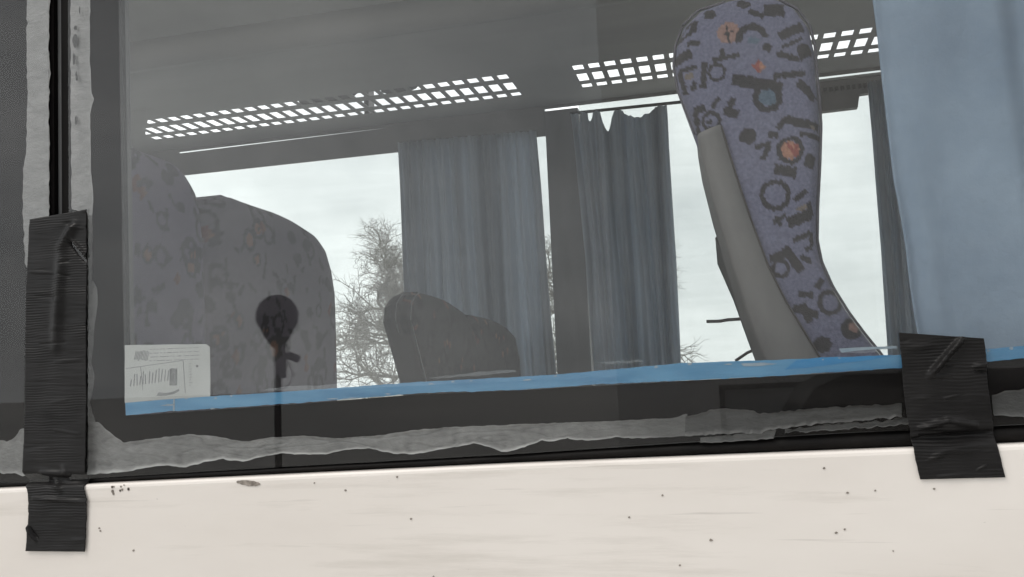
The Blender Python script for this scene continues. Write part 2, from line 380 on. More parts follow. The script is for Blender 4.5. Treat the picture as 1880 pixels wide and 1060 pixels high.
# --- neighbouring window on the left, mostly out of frame
win2 = bpy.data.objects.new('side_window', None); COL.objects.link(win2); win2.parent = coach
r0 = P(94, 0, Y=.0055); r1 = P(97, 884, Y=.0055); rd = (r0-r1)/(r0.z-r1.z)
o2 = [r1+rd*(2.56-r1.z), r1, Vector((-3.7, 0, zb(-2.2)+.001)), Vector((-3.7, 0, 2.56))]
slab('glass', o2, 0, .005, MT['glass_out'], win2, MT['glass_in'])
i2 = [Vector((-.93, 0, 2.45)), Vector((-.93, 0, 1.62)), Vector((-3.6, 0, 1.60)), Vector((-3.6, 0, 2.45))]
ring_panel('black_border', i2, o2, .0095, .016, MT['frit'], win2)
sealant('sealant_bead', [(44, -620), (51, 0), (50, 100), (52, 180), (50, 270), (43, 330), (44, 400), (47, 470), (50, 500)],
        [(84, -620), (94, 0), (92, 60), (94, 140), (91, 190), (93, 280), (92, 396), (70, 420), (54, 500)], win2, 260, 12, 24, .19, .33, ridge=.35, amp=2.2)
sealant('sealant_bead', [(-120, 816), (-40, 800), (0, 808), (15, 811), (30, 802), (40, 788), (60, 780), (88, 778)],
        [(-120, 872), (-40, 862), (0, 865), (12, 870), (30, 868), (45, 874), (70, 872), (90, 873)], win2, 90, 12, 27, .12, .30)
# black rubber between the two panes
gl = [P(x, y, Y=.0055) for x, y in ((94, 0), (97, 884))]; gr = [P(x, y, Y=.0055) for x, y in ((131, 0), (134, 880))]
def atz(a, z): 
    dd = (a[0]-a[1])/(a[0].z-a[1].z); return a[1]+dd*(z-a[1].z)
V, Fc = [], []
zz = np.linspace(1.53, 2.56, 40)
for z in zz:
    a, b = atz(gl, z).x, atz(gr, z).x
    for k, y in ((-.25, .030), (-.02, .028), (.08, .018), (.2, .0155), (.8, .0150), (.86, .011), (.98, .0092), (1.25, .02)): V.append((a+(b-a)*k, y, z))
for i in range(len(zz)-1):
    for k in range(7): Fc.append((i*8+k, (i+1)*8+k, (i+1)*8+k+1, i*8+k+1))
mesh('pillar_rubber', V, Fc, MT['gap'], coach)

# --- shell of the coach round the windows
slab('roof_panel', [(GX0, 0, 2.565), (GX1, 0, 2.565), (GX1, 0, 3.22), (GX0, 0, 3.22)], -.002, .03, MT['body'], coach)
slab('rear_pillar', [(GX0, 0, 1.50), (-3.705, 0, 1.50), (-3.705, 0, 2.563), (GX0, 0, 2.563)], .001, .03, MT['rubber'], coach)
slab('front_pillar', [(.745, 0, 1.585), (1.3, 0, 1.6), (1.3, 0, 2.563), (.745, 0, 2.563)], .001, .03, MT['rubber'], coach)
fw = bpy.data.objects.new('side_window', None); COL.objects.link(fw); fw.parent = coach
slab('glass', [(1.305, 0, 1.6), (2.9, 0, 1.61), (2.9, 0, 2.56), (1.305, 0, 2.56)], 0, .005, MT['glass_out'], fw, MT['glass_in'])
slab('end_pillar', [(2.905, 0, 1.6), (GX1, 0, 1.6), (GX1, 0, 2.563), (2.905, 0, 2.563)], .001, .03, MT['rubber'], coach)
box('floor', (GX0, .05, .86), (GX1, 2.44, .92), MT['floor'], coach)
box('side_lining', (GX0, .046, .92), (GX1, .06, 1.60), MT['lining'], coach)
# ceiling: shallow vault
V, Fc = [], []
cy = np.linspace(.03, 2.47, 30); cx = np.linspace(GX0, GX1, 3)
for y in cy:
    t = (y-1.25)/1.22; z = 3.17 - .22*abs(t)**4
    for x in cx: V.append((x, y, z))
for i in range(29):
    for k in range(2): Fc.append((i*3+k, i*3+k+1, (i+1)*3+k+1, (i+1)*3+k))
mesh('ceiling', V, Fc, MT['ceil'], coach, True)
box('roof', (GX0, -.001, 3.221), (GX1, 2.5, 3.26), MT['body'], coach)
box('end_wall', (GX0-.05, 0, .35), (GX0, 2.5, 3.22), MT['lining'], coach)
ew = bpy.data.objects.new('end_wall', None); COL.objects.link(ew); ew.parent = coach
box('front_panel', (GX1, 0, .35), (GX1+.05, 2.5, 1.5), MT['lining'], ew); box('front_header', (GX1, 0, 3.0), (GX1+.05, 2.5, 3.22), MT['lining'], ew)
box('windscreen', (GX1+.01, 0, 1.5), (GX1+.02, 2.5, 3.0), MT['glass_in'], ew)

# --- far side: wall, windows, header, upper light
YF = 2.35
fwall = bpy.data.objects.new('far_wall', None); COL.objects.link(fwall); fwall.parent = coach
def fs(name, lst, m=MT['lining'], y0=YF, y1=YF+.06, par=fwall): 
    return boxes(name, [((a, y0, c), (b, y1, dd)) for a, b, c, dd in lst], m, par)
PIL = P(1003, 250, Y=YF).x; PIR = P(1052, 205, Y=YF).x
ZW1 = 2.574; ZW2 = P(1250, 177.5, Y=YF).z
fs('lower_wall', [(GX0, GX1, .35, 1.60)])
fs('pillar', [(PIL, PIR+.02, 1.60, ZW2)], MT['pillar'], YF-.012, YF+.06)
fs('pillar', [(-2.75, -2.6, 1.60, 2.70)], MT['pillar'])
fs('pillar', [(.95, 1.08, 1.60, ZW2)], MT['pillar'])
# header over the left window; the slot above it lets a line of daylight through that closes to the right
slab('header', [(-2.6, 0, ZW1), (PIL-.002, 0, ZW1-.002), (PIL-.002, 0, 2.684), (-.69, 0, 2.682), (-1.2, 0, 2.6752), (-2.195, 0, 2.6695), (-2.2, 0, 2.678), (-2.6, 0, 2.678)], YF-.004, YF+.004, MT['lining'], fwall)
fs('cornice', [(GX0, GX1, 2.6775, 2.735)], MT['lining'], YF-.002, YF+.004)
fs('transom', [(GX0, GX1, 3.0, 3.1)], MT['lining'])
for a, b in ((-1.35, -1.33), (PIL, PIL+.03), (1.0, 1.05), (-2.7, -2.66)): fs('mullion', [(a, b, 2.735, 3.0)], MT['lining'])
def farwin(name, x0, x1, z0, z1, mt, y=YF+.02):
    w = bpy.data.objects.new(name, None); COL.objects.link(w); w.parent = coach
    slab('glass', [(x0, 0, z0), (x1, 0, z0), (x1, 0, z1), (x0, 0, z1)], y-.008, y-.003, mt, w, MT['glass_in'])
    return w
farwin('far_window', -2.6, PIL, 1.6, 2.735, MT['far_out'])
farwin('far_window', PIR+.02, .95, 1.6, 2.735, MT['far_out'])
farwin('far_window', 1.08, GX1, 1.6, 2.67, MT['far_out'])
farwin('far_window', GX0, -2.75, 1.6, 2.67, MT['far_out'])
farwin('upper_window', GX0, GX1, 2.735, 3.0, MT['clear_out'])
# curtain track of the second far window
zt = P(1250, 188, Y=YF).z
tube('curtain_track', [(PIR-.01, YF-.01, P(1052, 208, Y=YF-.01).z), (.12, YF-.01, P(1250, 189.5, Y=YF-.01).z+.001), (.6, YF-.01, P(1250, 189.5, Y=YF-.01).z+.006)], .0062, MT['rubber'], fwall)
# blind cassette at the right of the second far window
q = [(1500, 152), (1626, 137), (1626, 160), (1592, 171), (1592, 171)]
pslab('blind_cassette', [(1430, 160), (1628, 137.5), (1628, 166), (1578, 173), (1575, 197), (1500, 206), (1430, 213)], YF-.03, .03, MT['lining'], fwall)
pslab('window_strip', [(1430, 155), (1628, 131), (1628, 136), (1430, 160)], YF-.034, .02, MT['alu'], fwall)
zs = []
for k in range(9):
    x = 1512+k*10.5; y = 166-k*1.25
    zs.append([(x, y-4), (x+6, y-5), (x+7, y+2), (x+1, y+4)])
for e in zs: pslab('cassette_clip', e, YF-.034, .0035, MT['shelldark'], fwall)

# --- luggage rack with its perforated shelf
rack = bpy.data.objects.new('luggage_rack', None); COL.objects.link(rack); rack.parent = coach
ZR = 2.69
def RK(px, py): return P(px, py, Z=ZR)
yt0, yt1 = RK(890, 142).y, RK(890, 151.5).y
ym0, ym1 = RK(890, 157.5).y, RK(890, 172.5).y
yb0, yb1 = RK(890, 176.8).y, RK(890, 184).y
XL = RK(268, 252).x; XE = RK(950, 158).x
NH = 29; PT = (XE-XL)/NH
XS = RK(1054, 140).x
TK = .003
def hole_rows(x0, x1, pitch, bar, name):
    L = []
    for a, b in ((yt1-.003, ym0+.003), (ym1-.003, yb0+.003)):        # long bars
        L.append(((x0, min(a, b), ZR), (x1, max(a, b), ZR+TK)))
    n = int(round((x1-x0)/pitch))
    for k in range(n+1):
        x = x0+k*pitch
        L.append(((x-bar/2, min(yt0, yb1)-.004, ZR+.0005), (x+bar/2, max(yt0, yb1)+.004, ZR+TK+.0005)))
    boxes(name, L, MT['rack'], rack)
ya, yb = min(yt0, yb1), max(yt0, yb1)
XR = 2.6
hole_rows(XL, XE, PT, PT*.33, 'grille')
hole_rows(XS, XS+PT*22, PT, PT*.33, 'grille')
boxes('shelf', [((GX0, 1.5, ZR), (GX1, ya, ZR+.003)), ((GX0, yb, ZR), (GX1, 2.348, ZR+.003)), ((GX0, ya, ZR), (XL, yb, ZR+.003)), ((XE, ya, ZR), (XS, yb, ZR+.003)), ((XS+PT*22, ya, ZR), (GX1, yb, ZR+.003))], MT['rack'], rack)
cv = [RK(268, 200), RK(271, 222), RK(267, 238), RK(268, 262), RK(190, 275), RK(190, 215)]
mesh('end_plate', [(p.x, p.y, ZR-dz) for dz in (.0016, .0006) for p in cv], [tuple(range(6)), tuple(range(11, 5, -1))] + [(k, 6+k, 6+(k+1) % 6, (k+1) % 6) for k in range(6)], MT['rack'], rack)
# rolled front edge
V, Fc = [], []
ed = [(1.52, ZR-.001), (1.49, ZR-.004), (1.465, ZR+.01), (1.455, ZR+.04), (1.46, ZR+.075), (1.48, ZR+.085), (1.49, ZR+.075), (1.475, ZR+.05), (1.485, ZR+.02), (1.52, ZR+.0035)]
for x in (GX0, -1, .5, GX1): V += [(x, y, z) for y, z in ed]
for i in range(3):
    for k in range(len(ed)): Fc.append((i*10+k, i*10+(k+1) % 10, (i+1)*10+(k+1) % 10, (i+1)*10+k))
mesh('front_edge', V, Fc, MT['rack'], rack, True)

# things lying on the rack, seen as gaps in the lit holes
def lump(name, pxs, h, label):
    pts = [P(x, y, Z=ZR+.006) for x, y in pxs]
    bm = bmesh.new()
    a = [bm.verts.new(p) for p in pts]; f = bm.faces.new(a)
    r = bmesh.ops.extrude_face_region(bm, geom=[f]); 
    for e in r['geom']:
        if isinstance(e, bmesh.types.BMVert): e.co.z += h*(.8+.4*rnd.random()); e.co.y += .01
    bmesh.ops.recalc_face_normals(bm, faces=bm.faces)
    bmesh.ops.triangulate(bm, faces=bm.faces[:])
    me = bpy.data.meshes.new(name); bm.to_mesh(me); bm.free()
    return tag(link(name, me, MT['cloth']), label, 'cloth')
lump('folded_cloth', [(548, 186), (556, 197), (585, 196), (610, 193), (636, 190), (646, 181), (656, 172), (640, 160), (560, 170)], .07, 'dark folded cloth on the rack, blocking the top row of lit holes left of centre')
lump('crumpled_cloth', [(700, 170), (712, 173), (726, 172), (740, 171), (752, 168), (764, 163), (772, 153), (740, 146), (698, 158)], .018, 'small crumpled cloth on the rack with a ragged edge over the lit holes')

# ------------------------------------------------------------------ curtains
def curtain(name, left, right, top, y0, m, folds, depth, label, nu=160, nv=40, seed=0, hem=None, group=None):
    V, Fc = [], []
    for j in range(nv+1):
        v = j/nv; l = lerp_poly(left, v); r = lerp_poly(right, v)
        for i in range(nu+1):
            u = i/nu; px = l[0]+(r[0]-l[0])*u; py = l[1]+(r[1]-l[1])*u
            if top: 
                py += (np.interp(px, [t[0] for t in top], [t[1] for t in top])-(l[1]+(r[1]-l[1])*u)) * (1-v)**6 if v < .6 else 0
            w = folds*u*2*math.pi + 1.3*noise.noise((u*5, v*1.3, seed)) * (1+v*.5)
            amp = depth*(.45+.55*abs(noise.noise((u*6+3, v*.8, seed+4)))*2)*min(1, .35+v*4)
            y = y0 + amp*math.sin(w) + depth*.35*math.sin(w*2.3+2*noise.noise((u*3, v, seed+8)))
            q = P(px, py, Y=y0); V.append((q.x, y, q.z))
    for j in range(nv):
        for i in range(nu): Fc.append((j*(nu+1)+i, j*(nu+1)+i+1, (j+1)*(nu+1)+i+1, (j+1)*(nu+1)+i))
    o = mesh(name, V, Fc, m, None, True)
    md = o.modifiers.new('thickness', 'SOLIDIFY'); md.thickness = .0012
    return tag(o, label, 'curtain', group)
G = 'blue curtains'
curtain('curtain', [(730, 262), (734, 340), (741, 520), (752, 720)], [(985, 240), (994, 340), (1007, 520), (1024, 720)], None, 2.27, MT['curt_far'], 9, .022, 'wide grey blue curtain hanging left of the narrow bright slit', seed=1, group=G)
topc = []
tabs = [(1046, 1061, 209), (1066, 1079, 207.5), (1087, 1101, 206), (1129, 1143, 203), (1203, 1225, 195)]
for (a0, a1, ya_), nx, dip in zip(tabs, tabs[1:]+[None], (20, 17, 38, 16, 0)):
    topc += [(a0, ya_), (a1, ya_-.4)]
    if nx:
        for t in np.linspace(.04, .96, 15): topc.append((a1+(nx[0]-a1)*t, ya_+(nx[2]-ya_)*t+dip*(math.sin(math.pi*t)**.55 if dip != 38 else math.sin(math.pi*t)**1.3)))
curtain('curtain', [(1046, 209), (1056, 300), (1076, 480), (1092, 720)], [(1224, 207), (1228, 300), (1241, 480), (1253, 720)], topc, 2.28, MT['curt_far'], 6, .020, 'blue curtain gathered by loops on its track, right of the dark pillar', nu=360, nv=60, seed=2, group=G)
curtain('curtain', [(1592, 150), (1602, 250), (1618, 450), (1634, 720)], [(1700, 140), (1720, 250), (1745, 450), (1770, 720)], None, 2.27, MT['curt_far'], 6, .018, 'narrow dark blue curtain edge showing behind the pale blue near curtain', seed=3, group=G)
curtain('curtain', [(1572, -260), (1604, 0), (1612, 60), (1619, 130), (1629, 220), (1641, 330), (1653, 395), (1662, 450), (1670, 520), (1680, 590), (1694, 660), (1705, 720)],
        [(2500, -360), (2480, 0), (2460, 200), (2450, 400), (2440, 600), (2430, 680)], None, .075, MT['curt_near'], 3.2, .010, 'pale blue curtain close behind the glass at the right edge', nu=120, nv=80, seed=4, group=G)

# ------------------------------------------------------------------ seats
BASE = (.168, .172, .258); DARK = (.036, .032, .037); ORA = (.40, .20, .14); RED = (.29, .085, .07); BLU = (.105, .15, .205); TAN = (.20, .165, .14); PIN = (.31, .19, .165)
GLY = [('e', 1303, 28, 11, 9, DARK), ('b', 1277, 38, 1272, 60, 10, DARK), ('b', 1272, 60, 1243, 74, 6, DARK), ('b', 1243, 70, 1270, 41, 3, DARK),
 ('b', 1261, 82, 1285, 79, 8, DARK), ('b', 1238, 111, 1270, 99, 17, DARK), ('e', 1338, 62, 21, 20, PIN), ('b', 1334, 48, 1339, 79, 3.5, DARK), ('b', 1327, 65, 1346, 58, 4, DARK),
 ('a', 1381, 74, 30, 17, 165, 350, DARK), ('e', 1383, 76, 13, 6, BLU), ('e', 1409, 89, 9, 8, DARK), ('e', 1365, 9, 13, 7, DARK),
 ('b', 1375, 22, 1402, 31, 9, DARK), ('b', 1402, 20, 1440, 20, 20, DARK), ('b', 1431, 69, 1474, 49, 15, DARK), ('b', 1435, 89, 1472, 71, 6, DARK), ('b', 1425, 99, 1468, 111, 9, DARK), ('e', 1477, 93, 14, 13, DARK), ('b', 1467, 110, 1482, 98, 8, DARK),
 ('b', 1325, 91, 1328, 111, 8, DARK), ('b', 1308, 113, 1357, 102, 8, DARK), ('r', 1316, 134, 17, 11, DARK), ('b', 1294, 116, 1290, 164, 10, DARK),
 ('b', 1247, 132, 1279, 123, 7, DARK), ('b', 1247, 132, 1259, 174, 8, DARK), ('e', 1265, 141, 8, 7, TAN), ('b', 1277, 151, 1270, 167, 8, DARK),
 ('t', 1393, 124, 13, RED, ORA), ('b', 1343, 148, 1436, 163, 20, DARK), ('r', 1409, 181, 28, 16, DARK), ('e', 1409, 181, 16, 15, BLU),
 ('b', 1419, 142, 1478, 135, 10, DARK), ('b', 1465, 150, 1496, 182, 14, DARK), ('b', 1308, 199, 1321, 180, 7, DARK), ('b', 1328, 206, 1357, 212, 13, DARK), ('b', 1334, 215, 1347, 181, 10, DARK),
 ('b', 1274, 205, 1295, 198, 12, DARK), ('b', 1276, 204, 1283, 246, 8, DARK), ('r', 1306, 224, 19, 12, DARK), ('e', 1303, 226, 6, 5, DARK), ('e', 1373, 252, 16, 15, DARK),
 ('b', 1410, 247, 1428, 252, 10, DARK), ('b', 1468, 246, 1508, 251, 9, DARK), ('b', 1428, 239, 1441, 218, 9, DARK), ('b', 1438, 221, 1503, 233, 14, DARK), ('e', 1493, 233, 5, 4, TAN),
 ('r', 1451, 277, 26, 17, DARK), ('e', 1451, 277, 17, 16, ORA), ('b', 1445, 264, 1462, 288, 6, RED), ('b', 1460, 265, 1464, 285, 7, RED),
 ('b', 1386, 273, 1415, 265, 8, DARK), ('b', 1399, 296, 1412, 269, 9, DARK), ('b', 1420, 311, 1462, 319, 17, DARK), ('b', 1491, 285, 1482, 309, 17, DARK),
 ('r', 1423, 360, 29, 20, DARK), ('b', 1459, 370, 1480, 350, 9, DARK), ('b', 1446, 412, 1488, 393, 18, DARK), ('b', 1462, 387, 1482, 378, 7, TAN), ('b', 1418, 410, 1443, 396, 8, DARK), ('b', 1426, 398, 1434, 416, 6, DARK), ('b', 1484, 372, 1490, 396, 8, DARK),
 ('b', 1456, 443, 1488, 428, 9, DARK), ('b', 1489, 429, 1491, 453, 6, DARK), ('b', 1478, 460, 1490, 455, 8, DARK), ('r', 1433, 494, 18, 11, DARK), ('b', 1440, 455, 1471, 499, 15, DARK), ('b', 1412, 476, 1443, 466, 12, DARK), ('b', 1470, 471, 1489, 481, 10, DARK),
 ('r', 1524, 556, 24, 15, DARK), ('b', 1465, 540, 1493, 543, 10, DARK), ('b', 1499, 529, 1510, 512, 11, DARK), ('b', 1455, 566, 1503, 579, 13, DARK), ('b', 1473, 558, 1487, 592, 12, DARK), ('e', 1564, 604, 21, 20, DARK), ('e', 1568, 601, 10, 9, PIN), ('e', 1510, 633, 17, 15, DARK), ('e', 1503, 104, 3, 3, DARK)]
def glyph(glys, x, y, base=BASE):
    x += 2.6*noise.noise((x*.16, y*.16, 3)) + 1.6*noise.noise((x*.6, y*.6, 4)); y += 2.6*noise.noise((x*.16, y*.16, 8)) + 1.6*noise.noise((x*.6, y*.6, 9))
    c = base
    for g in glys:
        k = g[0]
        if k == 'e':
            if ((x-g[1])/g[3])**2+((y-g[2])/g[4])**2 < 1: c = g[5]
        elif k == 'r':
            dd = math.hypot(x-g[1], y-g[2])
            if g[4] < dd < g[3]: c = g[5]
        elif k == 'a':
            dd = math.hypot(x-g[1], y-g[2])
            if g[4] < dd < g[3]:
                an = math.degrees(math.atan2(y-g[2], x-g[1])) % 360
                if g[5] < an < g[6]: c = g[7]
        elif k == 'b':
            ax, ay, bx, by, w = g[1:6]; vx, vy = bx-ax, by-ay; l2 = vx*vx+vy*vy
            t = ((x-ax)*vx+(y-ay)*vy)/l2
            if 0 <= t <= 1 and abs((x-ax)*vy-(y-ay)*vx)/math.sqrt(l2) < w*.57: c = g[6]
        elif k == 't':
            dx, dy = x-g[1], y-g[2]
            if abs(dx)+abs(dy) < g[3]: c = g[4] if dx < 2 else g[5]
    return c

def resample(pl, n): return [lerp_poly(pl, i/(n-1)) for i in range(n)]

# --- the near seat, side on to the window
SY = .12
seat = thing('passenger_chair', 'high backed seat with blue patterned side and grey plastic trim, nearest the window', 'seat', group='coach seats')
Ls = [(1385, -7), (1330, 3), (1280, 18), (1252, 45), (1238, 85), (1235, 120), (1243, 165), (1258, 203), (1275, 245), (1290, 300), (1313, 385), (1345, 490), (1385, 615), (1405, 665), (1440, 740), (1500, 860), (1560, 1000)]
Rs = [(1386, -7), (1432, 0), (1465, 15), (1488, 45), (1498, 85), (1501, 130), (1506, 180), (1509, 230), (1507, 300), (1503, 380), (1502, 440), (1510, 480), (1530, 525), (1560, 573), (1590, 613), (1620, 650), (1680, 740), (1740, 860), (1790, 1000)]
NT, NS, NW = 330, 110, 16
# rows: match both edges by their share of length, denser at the crown
Lr, Rr = resample(Ls, NT), resample(Rs, NT)
V, Fc, C = [], [], []
WID = .34
def seatpt(l, r, s, t, w):
    px = l[0]+(r[0]-l[0])*s; py = l[1]+(r[1]-l[1])*s
    return P(px, py, Y=SY)
for i in range(NT):
    t = i/(NT-1)
    for j in range(NS+1):
        s = j/NS
        px = Lr[i][0]+(Rr[i][0]-Lr[i][0])*s; py = Lr[i][1]+(Rr[i][1]-Lr[i][1])*s
        q = P(px, py, Y=SY)
        e = max(0, (abs(2*s-1)-.80)/.20); e2 = max(0, 1-t/.045); e = min(1, math.hypot(e, e2))
        q.y = SY + .022*(1-math.sqrt(max(0, 1-e*e))) - .004*math.sin(math.pi*s)*math.sin(math.pi*min(1, t*1.5))
        V.append(q); C.append(glyph(GLY, px, py))
def vid(i, j): return i*(NS+1)+j
for i in range(NT-1):
    for j in range(NS): Fc.append((vid(i, j), vid(i+1, j), vid(i+1, j+1), vid(i, j+1)))
# wrap the outline back across the width of the seat
loop = [vid(i, 0) for i in range(NT)] + [vid(NT-1, j) for j in range(1, NS)] + [vid(i, NS) for i in range(NT-1, -1, -1)]
zref = V[vid(0, 0)].z
prev = loop
for k in range(1, NW+1):
    w = k/NW; cur = []
    for a in loop:
        p = V[a]; ht = max(0, (p.z-1.65)/(zref-1.65))
        edge = max(0, (w-.8)/.2)
        q = Vector((p.x+(.055-p.x)*.16*w*ht+.026*w, p.y+(WID-.02)*w, p.z-.085*w*ht-.012*edge*ht))
        cur.append(len(V)); V.append(q); C.append(C[a] if k < 2 else BASE)
    for i in range(len(loop)): 
        j = (i+1) % len(loop); Fc.append((prev[i], prev[j], cur[j], cur[i]))
    prev = cur
Fc.append(tuple(prev))
bk = mesh('backrest', V, Fc, MT['velour'], seat, True)
colour_attr(bk, 'pattern', lambda i, c: C[i])
bm = bmesh.new(); bm.from_mesh(bk.data); bmesh.ops.recalc_face_normals(bm, faces=bm.faces); bm.to_mesh(bk.data); bm.free()
# grey plastic trim down the rear edge
tl_ = [(1281, 250), (1290, 300), (1313, 388), (1345, 492), (1385, 617), (1405, 667), (1440, 742)]
tr_ = [(1323, 232), (1349, 318), (1377, 402), (1410, 490), (1441, 552), (1508, 662), (1545, 742)]
a = resample(tl_, 60); b = resample(tr_, 60)
V, Fc = [], []
for i in range(60):
    for s, yy in ((-.10, SY+.10), (-.08, SY+.03), (.0, SY-.002), (.06, SY-.009), (.5, SY-.011), (.94, SY-.009), (1.0, SY-.004), (1.0, SY+.02)):
        q = P(a[i][0]+(b[i][0]-a[i][0])*s, a[i][1]+(b[i][1]-a[i][1])*s, Y=SY); V.append((q.x, yy, q.z))
for i in range(59):
    for k in range(7): Fc.append((i*8+k, i*8+k+1, (i+1)*8+k+1, (i+1)*8+k))
Fc.append(tuple(range(7, -1, -1)))
mesh('side_trim', V, Fc, MT['shell'], seat, True)
tube('piping', [P(x+1.5, y+1.5, Y=SY+.012) for x, y in resample(Ls[1:9], 60)], .0016, MT['seam'], seat, 6)
tube('piping', [P(x-1.5, y+.8, Y=SY+.012) for x, y in resample(Rs[1:17], 110)], .0016, MT['seam'], seat, 6)
tube('trim_edge', [P(x+1.2, y, Y=SY-.006) for x, y in b], .0012, MT['piping'], seat, 6)
# darker shell standing out behind the trim
pts = jag([(1313, 436), (1317, 431), (1325, 430), (1342, 434), (1420, 600), (1470, 700), (1500, 760), (1445, 760), (1420, 705), (1400, 655), (1384, 615), (1350, 520)], 0, 12, closed=True)
slab('back_shell', [P(x, y, Y=SY+.09) for x, y in pts], SY+.09, SY+.36, MT['shelldark'], seat, bevel=.004)
tube('seat_lever', [P(1297, 590.5, Y=.45), P(1322, 590, Y=.45), P(1336, 587.5, Y=.45), P(1375, 585, Y=.45)], .0024, MT['piping'], seat)
tube('seat_lever', [P(1350, 663, Y=.45), P(1372, 648, Y=.45), P(1400, 636, Y=.45)], .0022, MT['piping'], seat)
sx = V[-1][0]
def base(seatobj, x0, x1, y0, y1, m='velour'):
    c = box('seat_cushion', (x0, y0, 1.24), (x1, y1, 1.38), MT['darkcloth'], seatobj, .03)
    box('seat_base', (x0+.08, y0+.05, .92), (x1-.1, y1-.05, 1.239), MT['shelldark'], seatobj, .01)
base(seat, .16, .62, SY+.01, SY+.41)

# --- seats seen from the front: outline traced on the plane of the backrest, built with full depth
def front_seat(label, X, left, right, thick, zbase, dark, seed, ymin=None, ymax=None, piping=False, cx=.46):
    st = thing('passenger_chair', label, 'seat', group='coach seats')
    l = [P(x, y, X=X) for x, y in left]; r = [P(x, y, X=X) for x, y in right]
    ztop = l[-1].z - .0005
    def curve(c, z):
        zsq = [p.z for p in c]; ys = [p.y for p in c]
        return float(np.interp(z, zsq, ys))
    nt, ns, nd = 150, 90, 8
    zz_ = [zbase+(ztop-zbase)*(1-(1-i/(nt-1))**1.8) for i in range(nt)]
    g = random.Random(seed); GL = []
    yl_, yr_ = min(p.y for p in l), max(p.y for p in r)
    for k in range(165):        # woven motifs in millimetres on the backrest
        cx_, cz_ = g.uniform(yl_, yr_)*1000, g.uniform(1.6, ztop)*1000
        kd = g.choice('rrbbbbeetb'); s_ = g.uniform(1.1, 2.0)
        dk = tuple(.28*q for q in dark)
        if kd == 'r':
            GL.append(('r', cx_, cz_, 13*s_, 8*s_, dk))
            if g.random() < .22: GL.append(('e', cx_, cz_, 7*s_, 7*s_, tuple(q*.6 for q in ORA)))
        elif kd == 'e': GL.append(('e', cx_, cz_, 9*s_, 7*s_, dk))
        elif kd == 't': GL.append(('t', cx_, cz_, 8*s_, tuple(q*.5 for q in RED), tuple(q*.5 for q in ORA)))
        else:
            an = g.uniform(0, math.pi); ln = g.uniform(9, 20)*s_
            GL.append(('b', cx_, cz_, cx_+ln*math.cos(an), cz_+ln*math.sin(an), g.uniform(5, 10), dk))
    V, Fc, C = [], [], []
    for i, z in enumerate(zz_):
        a, b = curve(l, z), curve(r, z)
        if ymin is not None: a = max(a, ymin)
        if ymax is not None: b = min(b, ymax)
        if b < a+.004: a, b = (a+b)/2-.002, (a+b)/2+.002
        tt = i/(nt-1)
        for j in range(ns+1):
            s = j/ns; y = a+(b-a)*s
            e = max(0, (abs(2*s-1)-.72)/.28); e2 = max(0, (z-(ztop-.05))/.05); e = min(1, math.hypot(e, e2))
            x = X - .028*(1-math.sqrt(max(0, 1-e*e))) + .006*math.sin(5*z)*math.sin(math.pi*s)
            V.append(Vector((x, y, z))); C.append(glyph(GL, y*1000, z*1000, dark))
    for i in range(nt-1):
        for j in range(ns): Fc.append((i*(ns+1)+j, i*(ns+1)+j+1, (i+1)*(ns+1)+j+1, (i+1)*(ns+1)+j))
    loop = [i*(ns+1) for i in range(nt)] + [(nt-1)*(ns+1)+j for j in range(1, ns)] + [i*(ns+1)+ns for i in range(nt-1, -1, -1)] + [j for j in range(ns-1, 0, -1)]
    prev = loop
    for k in range(1, nd+1):
        w = k/nd; cur = []
        for a in loop:
            p = V[a]; e = max(0, (w-.7)/.3)
            cur.append(len(V)); V.append(Vector((p.x-(thick-.03)*w, p.y, p.z-.01*e*max(0, (p.z-1.6)/(ztop-1.6))))); C.append(dark)
        for i in range(len(loop)): Fc.append((prev[i], cur[i], cur[(i+1) % len(loop)], prev[(i+1) % len(loop)]))
        prev = cur
    Fc.append(tuple(prev))
    o = mesh('backrest', V, Fc, MT['velour'], st, True); colour_attr(o, 'pattern', lambda i, c: C[i])
    bm = bmesh.new(); bm.from_mesh(o.data); bmesh.ops.recalc_face_normals(bm, faces=bm.faces); bm.to_mesh(o.data); bm.free()
    if piping:
        tube('piping', [Vector((X-.006, curve(l, z)+.006, z)) for z in zz_[40:-10:4]], .0018, MT['chrome'], st, 6)
        tube('piping', [Vector((X-thick*.55, curve(l, z)-.0005+.004*max(0, (z-(ztop-.05))/.05), z)) for z in zz_[90:-16:3]], .0018, MT['chrome'], st, 6)
    y0, y1 = max(ymin or -9, min(p.y for p in l)), min(ymax or 9, max(p.y for p in r))
    base(st, X-.02, X+cx, y0+.03, y1-.03)
    return st
XA = -.82
front_seat('tall patterned seat at the left edge, partly cut off by the window border', XA,
    [(20, 900), (20, 730), (40, 500), (90, 330), (160, 272), (240, 256)],
    [(400, 900), (398, 730), (395, 600), (390, 450), (383, 392), (375, 360), (355, 315), (330, 287), (290, 265), (240, 256)][:], .13, 1.30, (.155, .132, .192), 11, ymin=.045)
front_seat('broad patterned seat with sloping shoulder beside the left one, before the bright window', XA,
    [(392, 900), (388, 700), (384, 450), (386, 400), (402, 364), (432, 355)],
    [(634, 900), (632, 700), (630, 600), (628, 540), (622, 500), (612, 465), (595, 437), (560, 410), (510, 380), (470, 362), (432, 355)], .13, 1.30, (.150, .130, .162), 12)
XB = -.72
front_seat('small dark seat across the aisle with pale piping, in front of the wide curtain', XB,
    [(800, 760), (782, 686), (756, 585), (758, 556), (766, 541), (779, 534)],
    [(893, 760), (886, 650), (878, 612), (862, 578), (830, 552), (800, 540), (779, 534)], .075, 1.32, (.046, .043, .045), 13, piping=True)
